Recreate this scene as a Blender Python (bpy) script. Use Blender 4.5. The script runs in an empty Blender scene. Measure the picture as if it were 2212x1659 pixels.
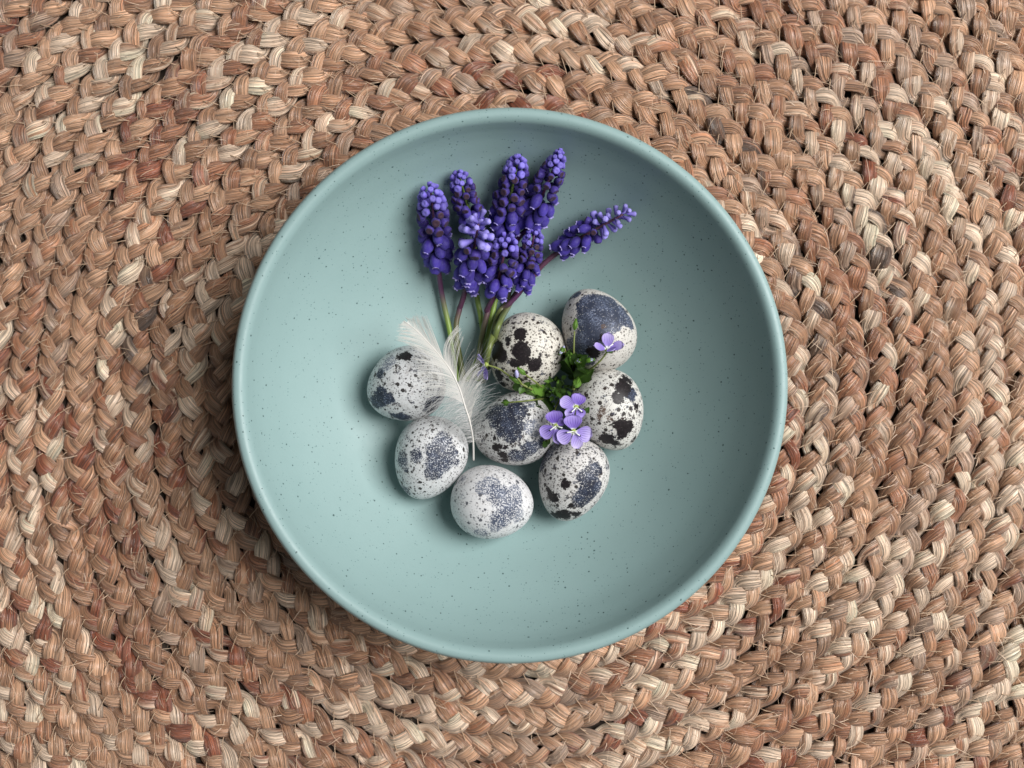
import bpy, math, random
import numpy as np
from mathutils import Vector, Matrix

# ------------------------------------------------------------------ camera
sc = bpy.context.scene
HC = 0.452                       # camera height above the rug surface
TANH = math.tan(math.radians(25.0))
CAM = Vector((0.00083, 0.00058, HC))
cd = bpy.data.cameras.new('camera')
cam = bpy.data.objects.new('camera', cd)
sc.collection.objects.link(cam)
cam.location = CAM
cam.rotation_euler = (0, 0, 0)
cd.sensor_width = 36.0
cd.lens = 18.0 / TANH
cd.clip_start = 0.01
cd.clip_end = 50
sc.camera = cam

# ------------------------------------------------------------------ light
world = bpy.data.worlds.new('World'); sc.world = world
world.use_nodes = True
bg = world.node_tree.nodes['Background']
bg.inputs[0].default_value = (0.93, 0.97, 1.0, 1)
bg.inputs[1].default_value = 0.092


def area(name, loc, target, sx, sy, power, color):
    ld = bpy.data.lights.new(name, 'AREA')
    ld.shape = 'RECTANGLE'; ld.size = sx; ld.size_y = sy
    ld.energy = power; ld.color = color
    o = bpy.data.objects.new(name, ld)
    sc.collection.objects.link(o)
    o.location = loc
    o.rotation_euler = (Vector(target) - Vector(loc)).to_track_quat('-Z', 'Y').to_euler()
    return o


area('window_light', (1.18, 0.36, 1.58), (0, 0, 0.02), 1.1, 1.3, 68.0, (1.0, 0.99, 0.975))
area('fill_light', (-0.9, -1.3, 1.7), (0, 0, 0.02), 1.0, 0.8, 2.0, (0.95, 0.98, 1.0))  # weak fill lamp, added to soften the shadows opposite the main light

vs = sc.view_settings
vs.view_transform = 'Standard'; vs.look = 'None'; vs.gamma = 1.0; vs.exposure = 0.0
vs.use_curve_mapping = False
sc.cycles.use_denoising = True
sc.cycles.max_bounces = 8
sc.cycles.transparent_max_bounces = 12

rnd = random.Random(7)
RS = np.random.RandomState(11)
COL = sc.collection


# ------------------------------------------------------------------ helpers
def at(dx, dy, z):
    """picture point (2212 wide) at real height z -> world point"""
    k = 2 * TANH * (HC - z) / 2212.0
    return Vector((CAM.x + (dx - 1106) * k, CAM.y - (dy - 829.5) * k, z))


def r1(x, y): return ((1400 + x / 1.5085) / 1.8517, (1100 + y / 1.5085) / 1.8517)
def r2(x, y): return ((1600 + x / 2.074) / 1.8517, (550 + y / 2.074) / 1.8517)
def r3(x, y): return ((1500 + x / 2.371) / 1.8517, (1200 + y / 2.371) / 1.8517)
def r4(x, y): return ((1950 + x / 2.553) / 1.8517, (1200 + y / 2.553) / 1.8517)


def tag(o, label=None, cat=None, group=None, kind=None):
    if label: o['label'] = label
    if cat: o['category'] = cat
    if group: o['group'] = group
    if kind: o['kind'] = kind
    return o


def empty(name, loc=(0, 0, 0), parent=None):
    o = bpy.data.objects.new(name, None)
    o.empty_display_size = 0.005
    COL.objects.link(o)
    o.location = loc
    if parent: o.parent = parent
    return o


def mesh_np(name, V, F, UV=None, COLR=None, smooth=True):
    """V (n,3), F (m,4) or list; UV (n,2) per vertex; COLR (n,4) per vertex"""
    me = bpy.data.meshes.new(name)
    if isinstance(F, np.ndarray):
        n, k = F.shape
        me.vertices.add(len(V)); me.vertices.foreach_set('co', np.asarray(V, np.float32).ravel())
        me.loops.add(n * k); me.loops.foreach_set('vertex_index', F.astype(np.int32).ravel())
        me.polygons.add(n)
        me.polygons.foreach_set('loop_start', np.arange(0, n * k, k, dtype=np.int32))
        me.polygons.foreach_set('loop_total', np.full(n, k, np.int32))
        me.update(calc_edges=True)
    else:
        me.from_pydata([tuple(v) for v in V], [], F)
        me.update()
    if smooth:
        me.polygons.foreach_set('use_smooth', np.ones(len(me.polygons), bool))
    if UV is not None:
        a = me.attributes.new('fuv', 'FLOAT_VECTOR', 'POINT')
        UV = np.asarray(UV, np.float32)
        if UV.shape[1] == 2:
            UV = np.concatenate([UV, np.zeros((len(UV), 1), np.float32)], 1)
        a.data.foreach_set('vector', UV.ravel())
    if COLR is not None:
        a = me.attributes.new('col', 'FLOAT_COLOR', 'POINT')
        a.data.foreach_set('color', np.asarray(COLR, np.float32).ravel())
    return me


def obj(name, me, mat, parent=None, loc=None):
    o = bpy.data.objects.new(name, me)
    COL.objects.link(o)
    if mat is not None and len(me.materials) == 0: me.materials.append(mat)
    if parent: o.parent = parent
    if loc is not None: o.location = loc
    return o


class MB:
    """collects shapes into one mesh"""
    def __init__(s): s.V = []; s.F = []; s.U = []
    def add(s, V, F, U=None):
        b = len(s.V)
        s.V += [tuple(v) for v in V]
        s.F += [tuple(i + b for i in f) for f in F]
        s.U += [tuple(u) for u in U] if U is not None else [(0, 0, 0)] * len(V)
    def mesh(s, name, smooth=True):
        return mesh_np(name, s.V, s.F, np.array(s.U, float) if s.U else None, None, smooth)


def catmull(P, n):
    P = [np.array(p, float) for p in P]
    P = [2 * P[0] - P[1]] + P + [2 * P[-1] - P[-2]]
    out = []
    for i in range(1, len(P) - 2):
        for j in range(n):
            t = j / n
            a, b, c, d = P[i - 1], P[i], P[i + 1], P[i + 2]
            out.append(0.5 * (2 * b + (c - a) * t + (2 * a - 5 * b + 4 * c - d) * t * t + (3 * b - a - 3 * c + d) * t ** 3))
    out.append(P[-2])
    return np.array(out)


def tube(P, R, m=8, cap=True):
    """tube along P with radii R; U = (around, along, 0)"""
    P = np.asarray(P, float); n = len(P)
    R = np.broadcast_to(np.asarray(R, float), (n,))
    T = np.gradient(P, axis=0); T /= np.linalg.norm(T, axis=1)[:, None] + 1e-12
    ref = np.array([0, 0, 1.0])
    if abs(T[0] @ ref) > 0.9: ref = np.array([1.0, 0, 0])
    V = []; U = []; A = None
    for i in range(n):
        A = ref - T[i] * (ref @ T[i]) if A is None else A - T[i] * (A @ T[i])
        A = A / (np.linalg.norm(A) + 1e-12); B = np.cross(T[i], A)
        for j in range(m):
            a = 2 * math.pi * j / m
            V.append(P[i] + R[i] * (math.cos(a) * A + math.sin(a) * B)); U.append((j / m, i / (n - 1), 0))
    F = [(i * m + j, i * m + (j + 1) % m, (i + 1) * m + (j + 1) % m, (i + 1) * m + j) for i in range(n - 1) for j in range(m)]
    if cap:
        F.append(tuple(range(m - 1, -1, -1))); F.append(tuple((n - 1) * m + j for j in range(m)))
    return V, F, U


def lathe(prof, m, closed_top=False, lobes=0, lamp=0.0):
    """prof list of (r, z)"""
    V = []; F = []; U = []
    n = len(prof)
    for i, (r, z) in enumerate(prof):
        for j in range(m):
            a = 2 * math.pi * j / m
            rr = r * (1 + lamp * math.cos(lobes * a)) if lobes else r
            V.append((rr * math.cos(a), rr * math.sin(a), z)); U.append((j / m, i / (n - 1), 0))
    for i in range(n - 1):
        for j in range(m):
            F.append((i * m + j, i * m + (j + 1) % m, (i + 1) * m + (j + 1) % m, (i + 1) * m + j))
    return V, F, U


def vnoise(x, seed, per=None):
    """smooth 1-D value noise in -1..1"""
    r = np.random.RandomState(seed)
    tab = r.uniform(-1, 1, 4096)
    xi = np.floor(x).astype(int); f = x - xi
    f = f * f * (3 - 2 * f)
    return tab[xi % 4096] * (1 - f) + tab[(xi + 1) % 4096] * f


# ------------------------------------------------------------------ materials
class NT:
    def __init__(s, name):
        s.m = bpy.data.materials.new(name); s.m.use_nodes = True
        s.t = s.m.node_tree; s.n = s.t.nodes
        s.b = s.n['Principled BSDF']; s.out = s.n['Material Output']
    def node(s, typ, **kw):
        n = s.n.new(typ)
        for k, v in kw.items(): setattr(n, k, v)
        return n
    def link(s, a, b): s.t.links.new(a, b)
    def setv(s, sock, v):
        if hasattr(v, 'is_output'): s.link(v, sock)
        elif isinstance(v, (tuple, list)) and sock.type == 'RGBA': sock.default_value = tuple(v) + ((1,) if len(v) == 3 else ())
        else: sock.default_value = v
    def math(s, op, a, b=None, c=None, clamp=False):
        n = s.node('ShaderNodeMath', operation=op); n.use_clamp = clamp
        s.setv(n.inputs[0], a)
        if b is not None: s.setv(n.inputs[1], b)
        if c is not None: s.setv(n.inputs[2], c)
        return n.outputs[0]
    def vmath(s, op, a, b=None):
        n = s.node('ShaderNodeVectorMath', operation=op)
        s.setv(n.inputs[0], a)
        if b is not None:
            if op == 'SCALE': s.setv(n.inputs['Scale'], b)
            else: s.setv(n.inputs[1], b)
        return n.outputs['Value'] if op in ('LENGTH', 'DISTANCE', 'DOT_PRODUCT') else n.outputs['Vector']
    def mapr(s, v, a, b, c=0.0, d=1.0, smooth=True):
        n = s.node('ShaderNodeMapRange'); n.interpolation_type = 'SMOOTHSTEP' if smooth else 'LINEAR'
        s.setv(n.inputs[0], v)
        for i, x in enumerate((a, b, c, d)): s.setv(n.inputs[1 + i], x)
        return n.outputs[0]
    def noise(s, vec, scale, detail=2, rough=0.5, color=False, dist=0.0):
        n = s.node('ShaderNodeTexNoise')
        if vec is not None: s.link(vec, n.inputs['Vector'])
        n.inputs['Scale'].default_value = scale; n.inputs['Detail'].default_value = detail
        n.inputs['Roughness'].default_value = rough; n.inputs['Distortion'].default_value = dist
        return n.outputs['Color' if color else 'Fac']
    def voro(s, vec, scale, feature='F1', rand=1.0):
        n = s.node('ShaderNodeTexVoronoi', feature=feature)
        s.link(vec, n.inputs['Vector']); n.inputs['Scale'].default_value = scale
        n.inputs['Randomness'].default_value = rand
        return n
    def mix(s, f, a, b, mode='MIX'):
        n = s.node('ShaderNodeMix', data_type='RGBA', blend_type=mode)
        s.setv(n.inputs['Factor'], f); s.setv(n.inputs['A'], a); s.setv(n.inputs['B'], b)
        return n.outputs['Result']
    def attr(s, name):
        n = s.node('ShaderNodeAttribute'); n.attribute_name = name
        return n
    def sep(s, v):
        n = s.node('ShaderNodeSeparateXYZ'); s.link(v, n.inputs[0]); return n.outputs
    def comb(s, x, y, z):
        n = s.node('ShaderNodeCombineXYZ')
        for i, v in enumerate((x, y, z)): s.setv(n.inputs[i], v)
        return n.outputs[0]
    def objco(s): return s.node('ShaderNodeTexCoord').outputs['Object']
    def rand(s): return s.node('ShaderNodeObjectInfo').outputs['Random']
    def bump(s, h, strength, dist):
        n = s.node('ShaderNodeBump')
        n.inputs['Strength'].default_value = strength; n.inputs['Distance'].default_value = dist
        s.link(h, n.inputs['Height']); s.link(n.outputs[0], s.b.inputs['Normal'])
    def col(s, v): s.setv(s.b.inputs['Base Color'], v)
    def rough(s, v): s.setv(s.b.inputs['Roughness'], v)
    def spec(s, v): s.b.inputs['Specular IOR Level'].default_value = v
    def translucent(s, fac, color):
        t = s.node('ShaderNodeBsdfTranslucent'); s.setv(t.inputs[0], color)
        mx = s.node('ShaderNodeMixShader'); mx.inputs[0].default_value = fac
        s.link(s.b.outputs[0], mx.inputs[1]); s.link(t.outputs[0], mx.inputs[2]); s.link(mx.outputs[0], s.out.inputs[0])


def mat_jute():
    t = NT('jute_fibre')
    f = t.attr('fuv').outputs['Vector']; c = t.attr('col').outputs['Color']
    x, y, z = t.sep(f)
    v1 = t.comb(t.math('MULTIPLY', x, 52.0), t.math('MULTIPLY', y, 40.0), z)
    n1 = t.noise(v1, 1.0, 3, 0.65)
    v2 = t.comb(t.math('MULTIPLY', x, 120.0), t.math('MULTIPLY', y, 60.0), z)
    n2 = t.noise(v2, 1.0, 2, 0.6)
    v3 = t.comb(t.math('MULTIPLY', x, 9.0), t.math('MULTIPLY', y, 14.0), t.math('ADD', z, 31.7))
    n3 = t.noise(v3, 1.0, 2, 0.5)
    k = t.math('ADD', t.math('MULTIPLY', n1, 0.65), t.math('MULTIPLY', n2, 0.35))
    br = t.mapr(k, 0.34, 0.65, 0.34, 1.58, False)
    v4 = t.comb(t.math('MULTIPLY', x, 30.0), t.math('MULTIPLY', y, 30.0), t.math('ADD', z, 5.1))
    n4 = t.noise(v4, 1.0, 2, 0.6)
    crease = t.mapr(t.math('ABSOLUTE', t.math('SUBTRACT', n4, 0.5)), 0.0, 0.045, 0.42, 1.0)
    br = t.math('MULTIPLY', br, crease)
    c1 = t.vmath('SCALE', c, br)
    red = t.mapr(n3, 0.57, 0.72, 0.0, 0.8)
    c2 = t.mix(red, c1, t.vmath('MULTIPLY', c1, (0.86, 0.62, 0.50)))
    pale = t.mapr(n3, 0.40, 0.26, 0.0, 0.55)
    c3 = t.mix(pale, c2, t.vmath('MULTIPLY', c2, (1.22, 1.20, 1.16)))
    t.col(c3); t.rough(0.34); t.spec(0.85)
    t.b.inputs['Sheen Weight'].default_value = 0.12
    t.bump(t.math('ADD', k, t.math('MULTIPLY', crease, 0.5)), 0.9, 0.0011)
    return t.m


def mat_plain(name, color, rough=0.5, spec=0.4, var=0.0, scale=200, bumpd=0.0):
    t = NT(name)
    n = t.noise(t.objco(), scale, 3, 0.6)
    t.col(t.mix(n, tuple(c * (1 - var) for c in color), tuple(min(1, c * (1 + var)) for c in color)))
    t.rough(rough); t.spec(spec)
    if bumpd: t.bump(n, 0.5, bumpd)
    return t.m


def mat_bowl():
    t = NT('celadon_glaze')
    P = t.vmath('SCALE', t.objco(), 1000.0)          # millimetres
    base = t.mix(t.noise(P, 0.03, 4, 0.6), (0.248, 0.360, 0.354), (0.275, 0.390, 0.383))
    base = t.mix(t.math('MULTIPLY', t.noise(P, 1.3, 3, 0.7), 0.25), base, (0.195, 0.31, 0.305))
    W = t.vmath('ADD', P, t.vmath('SCALE', t.noise(P, 1.1, 2, 0.5, True), 0.5))
    for scl, rad, keep, colr, st in ((0.42, 0.19, 0.25, (0.03, 0.07, 0.07), 0.9), (0.85, 0.26, 0.38, (0.06, 0.13, 0.13), 0.75), (0.2, 0.075, 0.5, (0.02, 0.045, 0.05), 0.95)):
        v = t.voro(W, scl)
        cr = t.sep(v.outputs['Color'])
        size = t.math('MULTIPLY', t.mapr(cr[0], keep, 1.0, 0.0, 1.0, False), rad)
        msk = t.mapr(v.outputs['Distance'], t.math('MULTIPLY', size, 0.6), t.math('ADD', size, 0.012), 1.0, 0.0)
        msk = t.math('MULTIPLY', msk, t.math('GREATER_THAN', cr[0], keep))
        base = t.mix(t.math('MULTIPLY', msk, st), base, colr)
    t.col(base)
    t.rough(t.mapr(t.noise(P, 0.2, 3, 0.6), 0.3, 0.7, 0.40, 0.50))
    t.spec(0.42)
    t.bump(t.noise(P, 0.9, 3, 0.6), 0.12, 0.0003)
    return t.m


def mat_egg(name, base, blobs, fine=0.5, finecol=(0.10, 0.075, 0.06), med=0.3, medcol=(0.03, 0.022, 0.02), slate_hi=(0.105, 0.13, 0.20), slate_lo=(0.016, 0.019, 0.034), white=0.5, warp=2.6, seed=0.0, extra=0.0):
    t = NT(name)
    P = t.vmath('SCALE', t.objco(), 1000.0)
    Q = t.vmath('ADD', P, (seed * 37.0, seed * 11.0, seed * 23.0))
    wn = t.vmath('SUBTRACT', t.noise(Q, 0.33, 5, 0.72, True), (0.5, 0.5, 0.5))
    W = t.vmath('ADD', P, t.vmath('SCALE', wn, warp * 2))
    wn2 = t.vmath('SUBTRACT', t.noise(Q, 1.15, 4, 0.65, True), (0.5, 0.5, 0.5))
    W = t.vmath('ADD', W, t.vmath('SCALE', wn2, 2.7))
    vals = {}
    for (c, r, kind) in blobs:
        d = t.math('SUBTRACT', r, t.vmath('DISTANCE', W, tuple(c)))
        vals[kind] = d if kind not in vals else t.math('MAXIMUM', vals[kind], d)
    mott = t.noise(Q, 0.06, 3, 0.5)
    colr = t.mix(mott, base, tuple(b * 0.90 for b in base))
    soft = t.math('MULTIPLY', t.mapr(t.noise(Q, 0.42, 4, 0.65), 0.52, 0.68), 0.42)
    colr = t.mix(soft, colr, t.mix(t.noise(Q, 0.2, 2, 0.5), (0.30, 0.30, 0.32), (0.36, 0.30, 0.235)))
    # small speckles of three sizes
    Wd = t.vmath('ADD', Q, t.vmath('SCALE', t.noise(Q, 2.2, 2, 0.6, True), 0.55))
    dens = t.noise(Q, 0.13, 2, 0.5)
    for scl, amt, cc, lo, st in ((1.5, fine, finecol, 0.42, 0.8), (0.85, fine * 0.95, tuple(0.6 * f for f in finecol), 0.44, 0.88), (0.42, med, medcol, 0.40, 0.96)):
        v = t.voro(Wd, scl)
        cr = t.sep(v.outputs['Color'])
        size = t.math('MULTIPLY', t.mapr(t.math('ADD', cr[0], t.math('MULTIPLY', dens, 0.55)), 0.74 - amt, 1.32, 0.0, 1.0, False), lo)
        msk = t.mapr(t.math('SUBTRACT', v.outputs['Distance'], size), -0.05, 0.02, 1.0, 0.0)
        msk = t.math('MULTIPLY', msk, t.math('GREATER_THAN', size, 0.02))
        colr = t.mix(t.math('MULTIPLY', msk, st), colr, tuple(0.62 * q for q in cc))
    fineN = t.noise(Q, 1.9, 3, 0.62)
    if extra > 0:
        sc1 = t.noise(Q, 0.40, 6, 0.74)
        mk = t.math('MULTIPLY', t.mapr(sc1, 0.665 - extra, 0.685 - extra), t.mapr(fineN, 0.66, 0.58, 0.15, 1.0))
        tn = t.mix(t.mapr(t.noise(Q, 0.18, 2, 0.5), 0.4, 0.6), (0.035, 0.022, 0.018), (0.05, 0.056, 0.082))
        colr = t.mix(t.math('MULTIPLY', mk, 0.92), colr, tn)
    for kind in ('light', 'slate', 'dark', 'brown'):
        if kind not in vals: continue
        v = vals[kind]
        v = t.math('ADD', v, t.math('MULTIPLY', t.math('SUBTRACT', fineN, 0.5), 2.2 if kind != 'dark' else 1.2))
        msk = t.mapr(v, -0.12, 0.22)
        depth = t.mapr(v, 0.0, 3.5, 0.0, 1.0, False)
        if kind == 'dark':
            tone = t.mix(t.mapr(fineN, 0.5, 0.75), (0.010, 0.007, 0.008), (0.05, 0.035, 0.04)); holes = t.mapr(fineN, 0.70, 0.76, 0.0, 0.5)
        elif kind == 'brown':
            tone = t.mix(fineN, (0.05, 0.028, 0.018), (0.13, 0.075, 0.05)); holes = t.mapr(fineN, 0.5, 0.6, 0.0, 0.8)
        elif kind == 'slate':
            big = t.noise(Q, 0.22, 3, 0.6)
            hi = t.mix(t.mapr(big, 0.35, 0.65), slate_lo, slate_hi)
            tone = t.mix(t.mapr(fineN, 0.42, 0.60), slate_lo, hi)
            thr = t.math('ADD', 0.70 - 0.22 * white, t.math('MULTIPLY', depth, 0.07))
            holes = t.mapr(t.math('SUBTRACT', fineN, thr), 0.0, 0.05, 0.0, 0.85)
        else:
            tone = t.mix(fineN, (0.10, 0.115, 0.155), (0.20, 0.22, 0.28)); holes = t.mapr(fineN, 0.47, 0.56, 0.0, 0.95)
        f = t.math('MULTIPLY', msk, t.math('SUBTRACT', 1.0, holes))
        colr = t.mix(f, colr, tone)
    t.col(colr); t.rough(t.mapr(fineN, 0.3, 0.7, 0.40, 0.6)); t.spec(0.35)
    t.b.inputs['Subsurface Weight'].default_value = 0.0
    t.bump(t.math('ADD', t.noise(Q, 1.2, 3, 0.6), fineN), 0.10, 0.0003)
    return t.m


def mat_floret(name, top, low, tipcol=None, tipz=0.0, rough=0.58):
    """colour runs from the neck (v=0) to the mouth (v=1)"""
    t = NT(name)
    u, v, w = t.sep(t.attr('fuv').outputs['Vector'])
    P = t.objco()
    r = t.rand()
    c = t.mix(t.mapr(v, 0.15, 0.9), top, low)
    c = t.vmath('SCALE', c, t.mapr(r, 0, 1, 0.72, 1.2, False))
    c = t.mix(t.mapr(t.noise(P, 900, 3, 0.6), 0.45, 0.7, 0.0, 0.3), c, (0.13, 0.11, 0.40))
    if tipcol is not None:
        c = t.mix(t.mapr(t.math('ADD', v, t.math('MULTIPLY', t.noise(P, 1200, 3, 0.7), 0.35)), tipz, tipz + 0.14), c, tipcol)
    stripe = t.math('ABSOLUTE', t.math('SINE', t.math('MULTIPLY', u, math.pi * 6)))
    c = t.vmath('SCALE', c, t.mapr(stripe, 0.0, 0.25, 0.80, 1.0))
    t.col(c); t.rough(rough); t.spec(0.22)
    t.b.inputs['Sheen Weight'].default_value = 0.15
    t.b.inputs['Sheen Tint'].default_value = (0.6, 0.6, 1, 1)
    return t.m


def mat_stem(name, upper, lower, a, b):
    t = NT(name)
    u, v, w = t.sep(t.attr('fuv').outputs['Vector'])
    n = t.noise(t.comb(t.math('MULTIPLY', u, 8.0), t.math('MULTIPLY', v, 26.0), 0.0), 1.0, 4, 0.7)
    k = t.mapr(t.math('ADD', v, t.math('MULTIPLY', t.math('SUBTRACT', n, 0.5), 0.18)), a, b)
    c = t.mix(k, lower, upper)
    c = t.vmath('SCALE', c, t.mapr(n, 0.3, 0.7, 0.82, 1.15, False))
    t.col(c); t.rough(0.38); t.spec(0.45)
    return t.m


def mat_leaf(name, a, b):
    t = NT(name)
    u, v, w = t.sep(t.attr('fuv').outputs['Vector'])
    n = t.noise(t.objco(), 900, 3, 0.6)
    mid = t.mapr(t.math('ABSOLUTE', u), 0.0, 0.10, 1.0, 0.0)
    c = t.mix(n, a, b)
    c = t.vmath('SCALE', c, t.mapr(t.rand(), 0, 1, 0.7, 1.35, False))
    c = t.mix(t.math('MULTIPLY', mid, 0.45), c, tuple(min(1, 1.7 * x) for x in b))
    t.col(c); t.rough(0.45); t.spec(0.35)
    t.translucent(0.18, (0.12, 0.26, 0.03, 1))
    return t.m


def mat_petal():
    t = NT('speedwell_petal')
    u, v, w = t.sep(t.attr('fuv').outputs['Vector'])   # u -1..1 across, v 0..1 base to tip, w = shade of this petal
    edge = t.mix(w, (0.60, 0.52, 0.84), (0.32, 0.23, 0.65))
    body = t.mix(t.mapr(v, 0.25, 1.0), t.mix(w, (0.42, 0.33, 0.76), (0.15, 0.08, 0.46)), edge)
    wob = t.math('MULTIPLY', t.noise(t.comb(u, v, w), 5.0, 2, 0.5), 0.5)
    s = t.math('ABSOLUTE', t.math('SINE', t.math('ADD', t.math('MULTIPLY', u, 11.0), wob)))
    vein = t.math('MULTIPLY', t.mapr(s, 0.0, 0.6, 1.0, 0.0), t.mapr(v, 1.05, 0.4))
    c = t.mix(t.math('MULTIPLY', vein, 0.9), body, (0.06, 0.02, 0.26))
    c = t.mix(t.mapr(v, 0.20, 0.06), c, (0.78, 0.80, 0.72))
    t.col(c); t.rough(0.5); t.spec(0.25)
    t.translucent(0.12, (0.35, 0.26, 0.7, 1))
    return t.m


def mat_feather(name, color, tr):
    t = NT(name)
    t.col(color); t.rough(0.5); t.spec(0.3)
    t.translucent(tr, tuple(color) + (1,))
    return t.m


def mat_floor():
    t = NT('dark_floor')
    n = t.noise(t.objco(), 9, 5, 0.6)
    t.col(t.mix(n, (0.05, 0.035, 0.026), (0.10, 0.07, 0.05))); t.rough(0.6)
    return t.m


M = {}
M['jute'] = mat_jute()
M['thread'] = mat_plain('jute_thread', (0.46, 0.32, 0.215), 0.55, 0.3, 0.3, 300)
M['fluff'] = mat_plain('jute_fluff', (0.58, 0.42, 0.29), 0.45, 0.5, 0.6, 90)
M['bowl'] = mat_bowl()
M['floor'] = mat_floor()

# ------------------------------------------------------------------ floor
fl = obj('floor', mesh_np('floor', [(-3, -3, -0.0085), (3, -3, -0.0085), (3, 3, -0.0085), (-3, 3, -0.0085)], [(0, 1, 2, 3)], smooth=False), M['floor'])
tag(fl, kind='structure')

# ------------------------------------------------------------------ braided rug
PITCH = 0.0118; PERIOD = 0.0288
AMP = 0.0040; BZ = 0.0015
RUG0 = at(1108, 848, 0.0)
rug = empty('braided_rug', (RUG0.x, RUG0.y, 0))
tag(rug, 'round rug of braided tan and rust jute underneath the bowl', 'rug')
PAL = np.array([(0.53, 0.305, 0.182), (0.38, 0.200, 0.112), (0.74, 0.55, 0.40), (0.44, 0.295, 0.208), (0.25, 0.078, 0.038), (0.35, 0.155, 0.082), (0.13, 0.08, 0.055)])


def palette(L, seed, U):
    """colour of a strand along its length L; each fibre lane U drifts a little"""
    r = np.random.RandomState(seed)
    tab = r.choice(7, 2048, p=[0.32, 0.26, 0.185, 0.07, 0.055, 0.105, 0.005])
    q = L[:, None] / 0.05 + 0.35 * vnoise(L[:, None] / 0.01 + 50 * U[None, :], seed + 5) + 0.5 * vnoise(U[None, :] * 4.0 + L[:, None] / 0.2, seed + 6)
    q = np.maximum(q + 3, 0); i = np.floor(q).astype(int); f = q - i
    f = np.clip((f - 0.35) / 0.3, 0, 1)[..., None]
    c = 1.16 * PAL[tab[i % 2048]] * (1 - f) + 1.16 * PAL[tab[(i + 1) % 2048]] * f
    g = 1 + 0.17 * vnoise(L / 0.008, seed + 9)[:, None] + 0.12 * vnoise(U * 7 + seed, seed + 8)[None, :]
    return c * g[..., None]


def spiral(th): return 0.010 + PITCH * th / (2 * math.pi)


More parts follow.
